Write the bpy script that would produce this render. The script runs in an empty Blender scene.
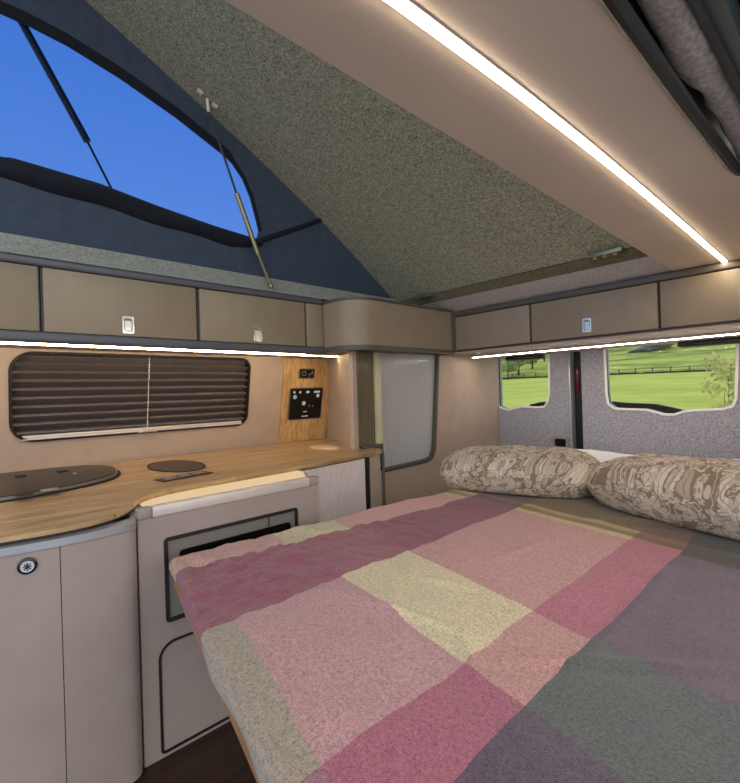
import bpy, bmesh, math, random
from mathutils import Vector, Matrix, noise
random.seed(4)
SC = bpy.context.scene
COL = SC.collection

# ------------------------------------------------------------------ materials
def srgb(r, g, b):
    f = lambda c: (c/12.92 if c <= .04045 else ((c+.055)/1.055)**2.4)
    return (f(r/255), f(g/255), f(b/255), 1)

class NT:
    """small helper around a node tree"""
    def __init__(s, name):
        s.m = bpy.data.materials.new(name); s.m.use_nodes = True
        s.t = s.m.node_tree; s.t.nodes.clear()
        s.out = s.n('ShaderNodeOutputMaterial')
    def n(s, kind, **kw):
        nd = s.t.nodes.new(kind)
        for k, v in kw.items():
            if hasattr(nd, k): setattr(nd, k, v)
            else: nd.inputs[k].default_value = v
        return nd
    def l(s, a, b): s.t.links.new(a, b)
    def math(s, op, a, b=None, c=None):
        nd = s.n('ShaderNodeMath', operation=op)
        for i, v in enumerate((a, b, c)):
            if v is None: continue
            if isinstance(v, (int, float)): nd.inputs[i].default_value = v
            else: s.l(v, nd.inputs[i])
        return nd.outputs[0]
    def mix(s, fac, a, b, blend='MIX'):
        nd = s.n('ShaderNodeMix', data_type='RGBA', blend_type=blend)
        for i, v in ((0, fac), (6, a), (7, b)):
            if isinstance(v, (int, float, tuple)): nd.inputs[i].default_value = v
            else: s.l(v, nd.inputs[i])
        return nd.outputs[2]
    def ramp(s, fac, stops, interp='LINEAR'):
        nd = s.n('ShaderNodeValToRGB'); cr = nd.color_ramp; cr.interpolation = interp
        while len(cr.elements) > 1: cr.elements.remove(cr.elements[-1])
        cr.elements[0].position, cr.elements[0].color = stops[0]
        for p, c in stops[1:]:
            e = cr.elements.new(p); e.color = c
        s.l(fac, nd.inputs[0]); return nd.outputs[0]
    def obj(s): return s.n('ShaderNodeTexCoord').outputs['Object']
    def mapped(s, scale):
        mp = s.n('ShaderNodeMapping'); mp.inputs['Scale'].default_value = scale
        s.l(s.obj(), mp.inputs[0]); return mp.outputs[0]
    def noise(s, vec, scale, detail=3., rough=.55):
        nd = s.n('ShaderNodeTexNoise'); nd.inputs['Scale'].default_value = scale
        nd.inputs['Detail'].default_value = detail; nd.inputs['Roughness'].default_value = rough
        s.l(vec, nd.inputs['Vector']); return nd.outputs['Fac']
    def bsdf(s, color, rough=.5, metal=0., bump=None, bstr=.3, bdist=.002, spec=.5, sheen=0., coat=0.):
        p = s.n('ShaderNodeBsdfPrincipled')
        if isinstance(color, tuple): p.inputs['Base Color'].default_value = color
        else: s.l(color, p.inputs['Base Color'])
        if isinstance(rough, (int, float)): p.inputs['Roughness'].default_value = rough
        else: s.l(rough, p.inputs['Roughness'])
        p.inputs['Metallic'].default_value = metal
        p.inputs['Specular IOR Level'].default_value = spec
        p.inputs['Sheen Weight'].default_value = sheen
        p.inputs['Coat Weight'].default_value = coat
        if bump is not None:
            b = s.n('ShaderNodeBump'); b.inputs['Strength'].default_value = bstr; b.inputs['Distance'].default_value = bdist
            s.l(bump, b.inputs['Height']); s.l(b.outputs[0], p.inputs['Normal'])
        s.l(p.outputs[0], s.out.inputs[0]); return p

def mul(c, k): return (c[0]*k, c[1]*k, c[2]*k, 1)

def plain(name, c, rough=.45, metal=0., var=.05, spec=.5, coat=0., scale=9., bstr=.08):
    t = NT(name); o = t.obj(); f = t.noise(o, scale, 2)
    col = t.ramp(f, [(.3, mul(c, 1-var)), (.7, mul(c, 1+var))])
    t.bsdf(col, rough, metal, t.noise(o, 350, 2), bstr, .0006, spec, 0, coat)
    return t.m

def felt(name, c, var=.35, scale=130.):
    t = NT(name); o = t.obj()
    a = t.noise(o, scale, 5, .7); b = t.noise(o, scale*.28, 3, .6)
    f = t.math('ADD', t.math('MULTIPLY', a, .85), t.math('MULTIPLY', b, .15))
    col = t.ramp(f, [(.36, mul(c, 1-var)), (.5, c), (.64, mul(c, 1+var*1.1))])
    t.bsdf(col, .95, 0, a, .7, .003, .15, .25)
    return t.m

def fabric(name, c, var=.12, scale=500., sheen=.2, bstr=.3):
    t = NT(name); o = t.obj(); a = t.noise(o, scale, 2); b = t.noise(o, 18, 3)
    col = t.mix(t.ramp(b, [(.3, (0, 0, 0, 1)), (.7, (1, 1, 1, 1))]), mul(c, 1-var), mul(c, 1+var))
    t.bsdf(col, .9, 0, a, bstr, .001, .2, sheen)
    return t.m

def wood(name, along, cdark, cmid, clight, strip=.045, rough=.35, coat=.15):
    """butcher block: strips along axis 'along' with grain and slightly different tones"""
    t = NT(name); o = t.obj()
    sep = t.n('ShaderNodeSeparateXYZ'); t.l(o, sep.inputs[0])
    ax = {'x': 0, 'y': 1, 'z': 2}[along]
    across = sep.outputs[{'y': 0, 'z': 1, 'x': 1}[along]]
    lng = sep.outputs[ax]
    idx = t.math('FLOOR', t.math('DIVIDE', across, strip))
    wn = t.n('ShaderNodeTexWhiteNoise', noise_dimensions='1D'); t.l(idx, wn.inputs['W'])
    off = t.math('MULTIPLY', wn.outputs['Value'], 3.)
    seg = t.math('FLOOR', t.math('DIVIDE', t.math('ADD', lng, off), .55))
    wn2 = t.n('ShaderNodeTexWhiteNoise', noise_dimensions='2D')
    cb = t.n('ShaderNodeCombineXYZ'); t.l(idx, cb.inputs[0]); t.l(seg, cb.inputs[1]); t.l(cb.outputs[0], wn2.inputs['Vector'])
    sc = [26., 26., 26.]; sc[ax] = 2.2
    mp = t.n('ShaderNodeMapping'); mp.inputs['Scale'].default_value = sc
    ad = t.n('ShaderNodeVectorMath', operation='ADD'); t.l(o, ad.inputs[0])
    cb2 = t.n('ShaderNodeCombineXYZ'); t.l(off, cb2.inputs[0]); t.l(off, cb2.inputs[1]); t.l(off, cb2.inputs[2])
    t.l(cb2.outputs[0], ad.inputs[1]); t.l(ad.outputs[0], mp.inputs[0])
    g = t.noise(mp.outputs[0], 2.2, 6, .62)
    col = t.ramp(g, [(.3, cdark), (.5, cmid), (.72, clight)])
    col = t.mix(t.math('MULTIPLY', wn2.outputs['Value'], .42), col, mul(cdark, .85))
    t.bsdf(col, rough, 0, g, .12, .001, .45, 0, coat)
    return t.m

def emit(name, c, s):
    t = NT(name); e = t.n('ShaderNodeEmission'); e.inputs[0].default_value = c; e.inputs[1].default_value = s
    t.l(e.outputs[0], t.out.inputs[0]); return t.m

def glass(name, tint=(1, 1, 1, 1), refl=.08):
    t = NT(name); tr = t.n('ShaderNodeBsdfTransparent'); tr.inputs[0].default_value = tint
    gl = t.n('ShaderNodeBsdfGlossy'); gl.inputs['Roughness'].default_value = .02
    lw = t.n('ShaderNodeLayerWeight'); lw.inputs[0].default_value = .25
    mx = t.n('ShaderNodeMixShader'); t.l(t.math('MULTIPLY', lw.outputs['Fresnel'], refl*4), mx.inputs[0])
    t.l(tr.outputs[0], mx.inputs[1]); t.l(gl.outputs[0], mx.inputs[2]); t.l(mx.outputs[0], t.out.inputs[0])
    return t.m

BEIGE = srgb(160, 149, 146)
M = {}
M['front'] = plain('satin_beige_front', BEIGE, .38, spec=.45)
M['cabinet'] = plain('olive_beige_front', srgb(152, 139, 118), .42)
M['wall'] = plain('wall_beige', srgb(176, 160, 148), .5)
M['liner'] = plain('liner_vinyl', srgb(206, 192, 174), .5, scale=3., var=.05)
M['trimgrey'] = plain('trim_grey', srgb(92, 97, 106), .4)
M['trimolive'] = plain('trim_olive_grey', srgb(92, 88, 80), .45)
M['silver'] = plain('brushed_silver', srgb(175, 180, 188), .32, .55)
M['alu'] = plain('white_aluminium', srgb(212, 205, 202), .35, .2)
M['aludull'] = plain('dull_endcap', srgb(150, 143, 142), .45)
M['chrome'] = plain('chrome', srgb(225, 230, 232), .18, .9)
M['black'] = plain('black_rubber', srgb(24, 23, 24), .5)
M['gloss'] = plain('black_gloss', srgb(16, 15, 16), .12)
M['darkglass'] = plain('dark_smoked_glass', srgb(42, 37, 37), .3, var=.03, spec=.2)
M['lid'] = plain('dark_grey_lid', srgb(70, 60, 55), .4)
M['greysatin'] = plain('grey_satin', srgb(132, 130, 128), .3, .2)
M['white'] = plain('white_plastic', srgb(235, 230, 220), .4)
def rim_mat():
    t = NT('white_seal'); p = t.n('ShaderNodeBsdfPrincipled'); p.inputs['Base Color'].default_value = srgb(248, 248, 248); p.inputs['Roughness'].default_value = .4
    tl = t.n('ShaderNodeBsdfTranslucent'); tl.inputs[0].default_value = srgb(250, 250, 250)
    mx = t.n('ShaderNodeMixShader'); mx.inputs[0].default_value = .0
    t.l(p.outputs[0], mx.inputs[1]); t.l(tl.outputs[0], mx.inputs[2]); t.l(mx.outputs[0], t.out.inputs[0]); return t.m
M['rim'] = rim_mat()
M['creamcap'] = plain('cream_cap', srgb(222, 200, 165), .4)
M['felt'] = felt('roof_felt', srgb(154, 155, 132), .62, 120)
M['feltband'] = felt('felt_band', srgb(196, 194, 192), .22, 90)
M['feltolive'] = felt('felt_olive', srgb(112, 108, 84), .3, 90)
M['feltrim'] = felt('felt_rim', srgb(152, 158, 150), .35, 110)
M['doorfelt'] = felt('door_felt', srgb(160, 162, 172), .36, 80)
M['canvas'] = fabric('navy_canvas', srgb(68, 80, 98), .12, 260, .1, .5)
M['canvasdark'] = fabric('black_canvas', srgb(30, 34, 44), .1, 260, .05)
M['linen'] = fabric('white_linen', srgb(240, 240, 245), .03)
M['fleece'] = felt('grey_fleece', srgb(158, 150, 140), .4, 110)
M['worktop'] = wood('oak_worktop', 'y', srgb(138, 108, 74), srgb(192, 160, 116), srgb(218, 190, 150), .05)
M['oakpanel'] = wood('oak_panel', 'z', srgb(168, 130, 82), srgb(214, 178, 124), srgb(232, 202, 154), .06)
M['bedply'] = plain('bed_ply', srgb(166, 122, 78), .5, var=.12, scale=20)
M['floor'] = wood('dark_floor', 'y', srgb(38, 24, 16), srgb(62, 40, 28), srgb(80, 54, 38), .12, .4)
M['led'] = emit('led_ceiling', (1, .82, .62, 1), 40)
M['ledcab'] = emit('led_cabinet', (1, .76, .47, 1), 44)
M['ledrear'] = emit('led_rear', (1, .84, .66, 1), 58)
M['ledrecess'] = emit('led_recess', (1, .72, .42, 1), .78)
M['blind'] = fabric('blind_fabric', srgb(112, 106, 108), .05, 300, 0)
M['paint'] = plain('van_paint', srgb(78, 90, 90), .4)
M['darkmetal'] = plain('dark_metal', srgb(52, 54, 56), .4, .4)
M['bronze'] = plain('strut_bronze', srgb(150, 146, 118), .3, .7)
M['strutblack'] = plain('strut_black', srgb(28, 36, 44), .35)
M['redlens'] = plain('red_lens', srgb(90, 12, 18), .25)
M['amberlens'] = plain('amber_lens', srgb(150, 70, 40), .3)
M['icon'] = plain('icon_white', srgb(225, 232, 240), .4)
M['iconblue'] = plain('icon_blue', srgb(150, 185, 225), .4)
M['glass'] = glass('rear_window_glass', (.93, .91, .86, 1))
M['bark'] = plain('bark', srgb(70, 58, 46), .9)
M['rock'] = felt('rock', srgb(96, 100, 106), .5, 1.2)
M['fence'] = plain('fence_wood', srgb(90, 84, 72), .9)
M['stonewall'] = felt('field_wall', srgb(60, 66, 48), .5, 4)

def grass_mat():
    t = NT('meadow_grass'); o = t.obj()
    a = t.noise(o, .12, 5, .65); b = t.noise(o, 2.5, 4, .7)
    col = t.ramp(t.math('ADD', t.math('MULTIPLY', a, .6), t.math('MULTIPLY', b, .4)),
                 [(.34, srgb(168, 182, 70)), (.5, srgb(206, 216, 96)), (.66, srgb(226, 232, 124))])
    t.bsdf(col, .9, 0, b, .6, .1, .1); return t.m
M['grass'] = grass_mat()
def hill_mat():
    t = NT('hill_grass'); o = t.obj()
    mp = t.n('ShaderNodeMapping'); mp.inputs['Scale'].default_value = (.5, 1., 4.); t.l(o, mp.inputs[0])
    a = t.noise(mp.outputs[0], .11, 6, .72); b = t.noise(mp.outputs[0], .8, 4, .7)
    f = t.math('ADD', t.math('MULTIPLY', a, .75), t.math('MULTIPLY', b, .25))
    col = t.ramp(f, [(.38, srgb(84, 98, 52)), (.45, srgb(150, 164, 76)), (.55, srgb(194, 206, 100)), (.7, srgb(210, 218, 122))])
    t.bsdf(col, .95, 0, b, .6, .2, .1); return t.m
M['hill'] = hill_mat()
def leaf_mat(name, c):
    t = NT(name); o = t.obj(); a = t.noise(o, 1.5, 3)
    col = t.ramp(a, [(.3, mul(c, .55)), (.7, mul(c, 1.4))])
    t.bsdf(col, .6, spec=.3); return t.m
M['leaf'] = leaf_mat('tree_leaf', srgb(138, 154, 104))
M['leaf2'] = leaf_mat('bush_leaf', srgb(206, 208, 120))

def mesh_mat():
    t = NT('insect_mesh'); o = t.obj()
    w = t.n('ShaderNodeTexWave', bands_direction='Y'); w.inputs['Scale'].default_value = 55; t.l(o, w.inputs[0])
    tr = t.n('ShaderNodeBsdfTransparent'); tr.inputs[0].default_value = (.62, .70, .84, 1)
    df = t.n('ShaderNodeBsdfDiffuse'); df.inputs[0].default_value = srgb(60, 80, 110)
    mx = t.n('ShaderNodeMixShader'); t.l(t.math('ADD', t.math('MULTIPLY', w.outputs['Fac'], .04), .04), mx.inputs[0])
    t.l(tr.outputs[0], mx.inputs[1]); t.l(df.outputs[0], mx.inputs[2]); t.l(mx.outputs[0], t.out.inputs[0]); return t.m
M['mesh'] = mesh_mat()

def ribbed(name, c):
    t = NT(name); o = t.obj()
    sep = t.n('ShaderNodeSeparateXYZ'); t.l(o, sep.inputs[0])
    s = t.math('SINE', t.math('MULTIPLY', sep.outputs[1], 300.))
    col = t.mix(t.math('ADD', t.math('MULTIPLY', s, .5), .5), mul(c, .66), c)
    p = t.bsdf(col, .16, 0, s, .35, .003, .5)
    p.inputs['Transmission Weight'].default_value = .0
    tl = t.n('ShaderNodeBsdfTranslucent'); tl.inputs[0].default_value = c
    mx = t.n('ShaderNodeMixShader'); mx.inputs[0].default_value = .4
    t.l(p.outputs[0], mx.inputs[1]); t.l(tl.outputs[0], mx.inputs[2]); t.l(mx.outputs[0], t.out.inputs[0])
    return t.m
M['ribgrey'] = ribbed('ribbed_pane', srgb(226, 224, 222))
M['ribbrown'] = ribbed('ribbed_brown_pane', srgb(150, 138, 112))
M['tambour'] = plain('tambour_silver', srgb(226, 216, 216), .3)

def blanket_mat():
    t = NT('check_blanket'); o = t.obj()
    sep = t.n('ShaderNodeSeparateXYZ'); t.l(o, sep.inputs[0])
    wob = t.math('MULTIPLY', t.math('SUBTRACT', t.noise(o, 5., 2), .5), .022)
    u0 = t.math('ADD', sep.outputs[0], wob)
    sh = t.math('MULTIPLY', t.math('MAXIMUM', t.math('SUBTRACT', 1.35, sep.outputs[1]), 0.), .12)
    u = t.math('ADD', u0, t.math('MULTIPLY', t.math('MINIMUM', t.math('MAXIMUM', t.math('MULTIPLY', t.math('SUBTRACT', -.90, u0), 5.), 0.), 1.), sh))
    v = t.math('ADD', t.math('ADD', t.math('ADD', sep.outputs[1], t.math('MULTIPLY', t.math('LESS_THAN', u, -1.095), .035)), t.math('MULTIPLY', t.math('ADD', sep.outputs[0], .863), .2)), wob)
    U = t.math('ADD', t.math('DIVIDE', u, 2.), .75)          # -1.5..0.5 -> 0..1
    e = lambda x: x/2.+.75
    cuts = (0., e(-1.095), e(-.862), e(-.452), e(-.322))
    c = srgb
    rows = [
        (c(198, 161, 143), c(144, 88, 100), c(161, 150, 133), c(155, 113, 123), c(97, 85, 97)),
        (c(206, 162, 150), c(145, 85, 100), c(185, 146, 145), c(167, 103, 118), c(95, 83, 93)),
        (c(208, 195, 158), c(147, 90, 100), c(208, 197, 161), c(188, 144, 136), c(94, 98, 94)),
        (c(202, 156, 148), c(135, 75, 90), c(190, 145, 140), c(173, 107, 120), c(105, 89, 98)),
        (c(201, 183, 142), c(120, 76, 71), c(195, 178, 129), c(172, 115, 110), c(80, 70, 65)),
        (c(153, 136, 87), c(101, 69, 54), c(134, 114, 67), c(117, 86, 63), c(76, 68, 52)),
        (c(194, 175, 117), c(126, 89, 67), c(174, 152, 95), c(132, 93, 69), c(84, 77, 59)),
        (c(133, 111, 69), c(101, 69, 50), c(113, 93, 54), c(105, 76, 55), c(65, 59, 46)),
    ]
    vc = (.40, .685, .925, 1.50, 1.535, 1.575, 1.61)
    col = None
    for i, r in enumerate(rows):
        rc = t.ramp(U, list(zip(cuts, r)), 'CONSTANT')
        if i == 0: col = rc
        else: col = t.mix(t.math('GREATER_THAN', v, vc[i-1]), col, rc)
    # heathered wool: fibres of lighter and darker tone
    f = t.noise(o, 420, 2, .9); f2 = t.noise(o, 170, 3, .7)
    hs = t.ramp(t.math('ADD', t.math('MULTIPLY', f, .6), t.math('MULTIPLY', f2, .4)), [(.36, (.45, .44, .46, 1)), (.5, (1, 1, 1, 1)), (.64, (1.45, 1.43, 1.42, 1))])
    col = t.mix(1., col, hs, 'MULTIPLY')
    t.bsdf(col, .95, 0, f, .5, .003, .1, .25)
    return t.m
M['blanket'] = blanket_mat()

def floral_mat():
    """taupe cotton with pale outlined flowers and leaves"""
    t = NT('floral_cotton'); o = t.obj()
    warp = t.n('ShaderNodeTexNoise'); warp.inputs['Scale'].default_value = 9; warp.inputs['Detail'].default_value = 2; t.l(o, warp.inputs[0])
    wv = t.n('ShaderNodeVectorMath', operation='SCALE'); t.l(warp.outputs['Color'], wv.inputs[0]); wv.inputs['Scale'].default_value = .05
    ad = t.n('ShaderNodeVectorMath', operation='ADD'); t.l(o, ad.inputs[0]); t.l(wv.outputs[0], ad.inputs[1])
    sp = t.n('ShaderNodeSeparateXYZ'); t.l(ad.outputs[0], sp.inputs[0])
    flat = t.n('ShaderNodeCombineXYZ'); t.l(sp.outputs[0], flat.inputs[0])
    t.l(t.math('SUBTRACT', sp.outputs[1], t.math('MULTIPLY', sp.outputs[2], 1.3)), flat.inputs[1])
    def flowers(scale, petals, seed, r0, r1, ex=.6):
        mp = t.n('ShaderNodeMapping'); mp.inputs['Location'].default_value = (seed*.37, seed*.73, 0); t.l(flat.outputs[0], mp.inputs[0])
        vo = t.n('ShaderNodeTexVoronoi', voronoi_dimensions='2D'); vo.inputs['Scale'].default_value = scale; vo.inputs['Randomness'].default_value = .75
        t.l(mp.outputs[0], vo.inputs['Vector'])
        df = t.n('ShaderNodeVectorMath', operation='SUBTRACT'); t.l(mp.outputs[0], df.inputs[0]); t.l(vo.outputs['Position'], df.inputs[1])
        s2 = t.n('ShaderNodeSeparateXYZ'); t.l(df.outputs[0], s2.inputs[0])
        ang = t.math('ARCTAN2', s2.outputs[1], s2.outputs[0])
        ln = t.n('ShaderNodeVectorMath', operation='LENGTH'); t.l(df.outputs[0], ln.inputs[0])
        r = ln.outputs['Value']
        sepc = t.n('ShaderNodeSeparateColor'); t.l(vo.outputs['Color'], sepc.inputs[0])
        a2 = t.math('ADD', t.math('MULTIPLY', ang, petals/2.), t.math('MULTIPLY', sepc.outputs[0], 6.))
        lim = t.math('ADD', r0, t.math('MULTIPLY', t.math('POWER', t.math('ABSOLUTE', t.math('COSINE', a2)), ex), r1))
        d = t.math('SUBTRACT', lim, r)                       # > 0 inside the petals
        inside = t.math('GREATER_THAN', d, 0.)
        line = t.math('LESS_THAN', t.math('ABSOLUTE', d), .0020)
        vein = t.math('MULTIPLY', inside, t.math('LESS_THAN', t.math('ABSOLUTE', t.math('SINE', a2)), .10))
        heart = t.math('LESS_THAN', r, r0*.75)
        return inside, t.math('MAXIMUM', line, vein), heart
    ground = t.mix(t.noise(o, 14, 3), srgb(130, 112, 92), srgb(156, 137, 116))
    pale, line_c = srgb(224, 212, 194), srgb(112, 94, 76)
    # curling stems and leaves from the contour lines of a noise field
    nf = t.noise(flat.outputs[0], 15, 1., .4)
    stem = t.math('LESS_THAN', t.math('ABSOLUTE', t.math('SUBTRACT', nf, .5)), .011)
    stem2 = t.math('LESS_THAN', t.math('ABSOLUTE', t.math('SUBTRACT', nf, .38)), .008)
    col = t.mix(t.math('MULTIPLY', t.math('MAXIMUM', stem, stem2), .8), ground, pale)
    # leaves, small blossoms, five-petal flowers, large daisies
    for sc_, pt, sd, a, b, ex, fill in ((10., 2., 7, .003, .052, 2.2, .35), (17., 2., 9, .002, .030, 2.0, .6), (16., 6., 3, .006, .012, .6, .6), (6.4, 5., 1, .014, .040, .6, .55), (4.2, 16., 5, .026, .034, .5, .5)):
        i, ln, h = flowers(sc_, pt, sd, a, b, ex)
        col = t.mix(t.math('MULTIPLY', i, fill), col, pale)
        col = t.mix(t.math('MULTIPLY', ln, .6), col, line_c)
        col = t.mix(t.math('MULTIPLY', h, .5), col, line_c)
    t.bsdf(col, .85, 0, t.noise(o, 420, 2), .2, .001, .2, .1)
    return t.m
M['floral'] = floral_mat()

# ------------------------------------------------------------------ mesh helpers
def box(bm, x0, x1, y0, y1, z0, z1, bev=0., seg=2):
    vs = [bm.verts.new((x, y, z)) for x in (x0, x1) for y in (y0, y1) for z in (z0, z1)]
    fs = [bm.faces.new([vs[i] for i in f]) for f in ((0, 1, 3, 2), (4, 6, 7, 5), (0, 4, 5, 1), (2, 3, 7, 6), (0, 2, 6, 4), (1, 5, 7, 3))]
    if bev:
        es = list({e for f in fs for e in f.edges})
        bmesh.ops.bevel(bm, geom=es, offset=bev, segments=seg, affect='EDGES', profile=.5)

def _map(axis):
    return {'z': lambda p, a: (p[0], p[1], a), 'x': lambda p, a: (a, p[0], p[1]), 'y': lambda p, a: (p[0], a, p[1])}[axis]

def prism(bm, pts, axis, a0, a1, holes=()):
    """polygon (with holes) swept along an axis"""
    mp = _map(axis)
    loops = [list(pts)]+[list(h) for h in holes]
    caps = []
    for a in (a0, a1):
        rings, edges = [], []
        for lp in loops:
            vs = [bm.verts.new(mp(p, a)) for p in lp]; rings.append(vs)
            for i in range(len(vs)): edges.append(bm.edges.new((vs[i-1], vs[i])))
        if len(loops) == 1: bm.faces.new(rings[0])
        else: bmesh.ops.triangle_fill(bm, edges=edges, use_beauty=True, use_dissolve=False)
        caps.append(rings)
    for r0, r1 in zip(*caps):
        for i in range(len(r0)):
            bm.faces.new((r0[i-1], r0[i], r1[i], r1[i-1]))

def rrect(a0, a1, b0, b1, r, n=6):
    if not isinstance(r, (tuple, list)): r = (r,)*4
    out = []
    for (cx, cy, s, rr) in ((a1-r[0], b1-r[0], 0, r[0]), (a0+r[1], b1-r[1], 90, r[1]), (a0+r[2], b0+r[2], 180, r[2]), (a1-r[3], b0+r[3], 270, r[3])):
        for k in range(n+1):
            t = math.radians(s+90*k/n); out.append((cx+rr*math.cos(t), cy+rr*math.sin(t)))
    return out

def ellipse(cx, cy, a, b, n=48):
    return [(cx+a*math.cos(2*math.pi*k/n), cy+b*math.sin(2*math.pi*k/n)) for k in range(n)]

def offset(pts, d, closed=True):
    """move every point of a loop inwards (counter-clockwise loops, d > 0) by d"""
    n = len(pts); out = []
    for i in range(n):
        p = Vector(pts[i]); a = Vector(pts[i-1] if closed or i else pts[i]); b = Vector(pts[(i+1) % n] if closed or i < n-1 else pts[i])
        e1, e2 = (p-a), (b-p)
        if e1.length < 1e-7: e1 = e2
        if e2.length < 1e-7: e2 = e1
        e1.normalize(); e2.normalize()
        n1, n2 = Vector((-e1.y, e1.x)), Vector((-e2.y, e2.x))
        m = n1+n2; k = m.length
        m = m/k if k > 1e-6 else n1
        out.append(tuple(p+m*(d/max(.4, m.dot(n1)))))
    return out

def ring(bm, outer, inner, axis, a0, a1):
    mp = _map(axis); n = len(outer)
    R = [[bm.verts.new(mp(p, a)) for p in lp] for a in (a0, a1) for lp in (outer, inner)]
    o0, i0, o1, i1 = R
    for k in range(n):
        for a, b in ((o0, i0), (i0, i1), (i1, o1), (o1, o0)):
            bm.faces.new((a[k-1], a[k], b[k], b[k-1]))

def frames(pts, closed=False):
    out, up = [], None
    n = len(pts)
    for i in range(n):
        a = pts[i-1] if (i or closed) else pts[i]; b = pts[(i+1) % n] if (i < n-1 or closed) else pts[i]
        t = (b-a).normalized()
        if up is None:
            up = Vector((0, 0, 1)) if abs(t.z) < .9 else Vector((1, 0, 0))
        s = t.cross(up).normalized(); up = s.cross(t).normalized(); out.append((s, up))
    return out

def tube(bm, pts, r, n=10, closed=False, rb=None):
    pts = [Vector(p) for p in pts]; fr = frames(pts, closed); rings = []
    for i, (p, (s, u)) in enumerate(zip(pts, fr)):
        ra = r[i] if isinstance(r, (list, tuple)) else r
        rbb = ra*(rb or 1)
        rings.append([bm.verts.new(p+s*(ra*math.cos(2*math.pi*k/n))+u*(rbb*math.sin(2*math.pi*k/n))) for k in range(n)])
    m = len(rings)
    for i in range(m if closed else m-1):
        a, b = rings[i], rings[(i+1) % m]
        for k in range(n): bm.faces.new((a[k-1], a[k], b[k], b[k-1]))
    if not closed:
        bm.faces.new(rings[0][::-1]); bm.faces.new(rings[-1])

def cyl(bm, p0, p1, r0, r1=None, n=20):
    tube(bm, [p0, p1], [r0, r0 if r1 is None else r1], n)

def dome(bm, c, r, h, n=24, axis=(0, 0, 1)):
    c = Vector(c); ax = Vector(axis)
    tube(bm, [c+ax*(h*k) for k in (0, .6, .9, 1)], [r, r, r*.93, r*.7], n)

def wallshear(bm, z0=.729, k=.2):
    for v in bm.verts: v.co.x += (v.co.z-z0)*k

def mesh_obj(name, bm, mats, parent=None, loc=(0, 0, 0), angle=35, solid=True):
    """link bm (drawn in world coordinates) as one mesh object whose origin is loc (or the parent's origin)"""
    if parent is not None: loc = ORIGIN[parent.name]
    if solid: bmesh.ops.recalc_face_normals(bm, faces=bm.faces)
    L = Vector(loc)
    for v in bm.verts: v.co -= L
    me = bpy.data.meshes.new(name); bm.to_mesh(me); bm.free()
    me.polygons.foreach_set('use_smooth', [True]*len(me.polygons)); me.set_sharp_from_angle(angle=math.radians(angle))
    for m in (mats if isinstance(mats, (list, tuple)) else [mats]): me.materials.append(m)
    o = bpy.data.objects.new(name, me); COL.objects.link(o)
    ORIGIN[o.name] = Vector(loc)
    if parent is not None: o.parent = parent
    else: o.location = L
    return o
ORIGIN = {}

def thing(name, label, cat, loc, group=None):
    o = bpy.data.objects.new(name, None); COL.objects.link(o); o.location = loc; o.empty_display_size = .05
    ORIGIN[o.name] = Vector(loc); tag(o, label, cat, group); return o
def tag(o, label, cat, group=None):
    o['label'] = label; o['category'] = cat
    if group: o['group'] = group
    return o
def struct(o, label=None):
    o['kind'] = 'structure'
    if label: o['label'] = label
    return o
NEW = bmesh.new

def smooth(pts, it=2):
    for _ in range(it):
        q = [pts[0]]
        for a, b in zip(pts, pts[1:]):
            q += [(a[0]*.75+b[0]*.25, a[1]*.75+b[1]*.25), (a[0]*.25+b[0]*.75, a[1]*.25+b[1]*.75)]
        q.append(pts[-1]); pts = q
    return pts

def setmat(bm, start, idx):
    bm.faces.ensure_lookup_table()
    for f in bm.faces[start:]: f.material_index = idx

# ------------------------------------------------------------------ camera
TH = math.atan2(480, 442); S = .03
st, ct = math.sin(TH), math.cos(TH); nn = math.hypot(1, S); cr, sr = 1/nn, S/nn
R_, F_, Z_ = Vector((ct, st, 0)), Vector((-st, ct, 0)), Vector((0, 0, 1))
cx_, cy_ = R_*cr-Z_*sr, R_*sr+Z_*cr
mat = Matrix((cx_, cy_, -F_)).transposed().to_4x4(); mat.translation = Vector((0, 0, 1.05))
cam = bpy.data.cameras.new('camera'); cam.sensor_fit = 'HORIZONTAL'; cam.sensor_width = 36; cam.lens = 442/740*36
cam.clip_start = .02; cam.clip_end = 500
co = bpy.data.objects.new('camera', cam); COL.objects.link(co); co.matrix_world = mat; SC.camera = co

# ------------------------------------------------------------------ room shell
WALLK = .2
bm = NEW(); box(bm, -2.7, .16, -1.1, 3.15, -.04, 0)
struct(mesh_obj('floor', bm, M['floor']), 'dark wood plank van floor')

def wx(z): return -2.54+(z-.729)*WALLK
# kitchen side wall, leaning in with the body of the van, with the window opening
WIN = rrect(.150, 1.272, .872, 1.266, (.06, .085, .085, .06), 8)     # (y, z)
bm = NEW(); prism(bm, [(-1.1, 0), (1.97, 0), (1.97, 1.30), (-1.1, 1.30)], 'x', -2.54, -2.61, [WIN]); wallshear(bm, k=WALLK)
struct(mesh_obj('wall_left', bm, M['wall']), 'beige kitchen side wall')
# return panel between the two side walls
bm = NEW(); prism(bm, [(-2.56, 1.915), (-2.56, 1.95), (-1.905, 1.66), (-1.868, 1.602)], 'z', 0, 1.30); box(bm, -1.888, -1.857, 1.584, 1.613, .731, 1.2755)
struct(mesh_obj('wall_corner', bm, M['wall']), 'beige return panel beside the oak panel')
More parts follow.
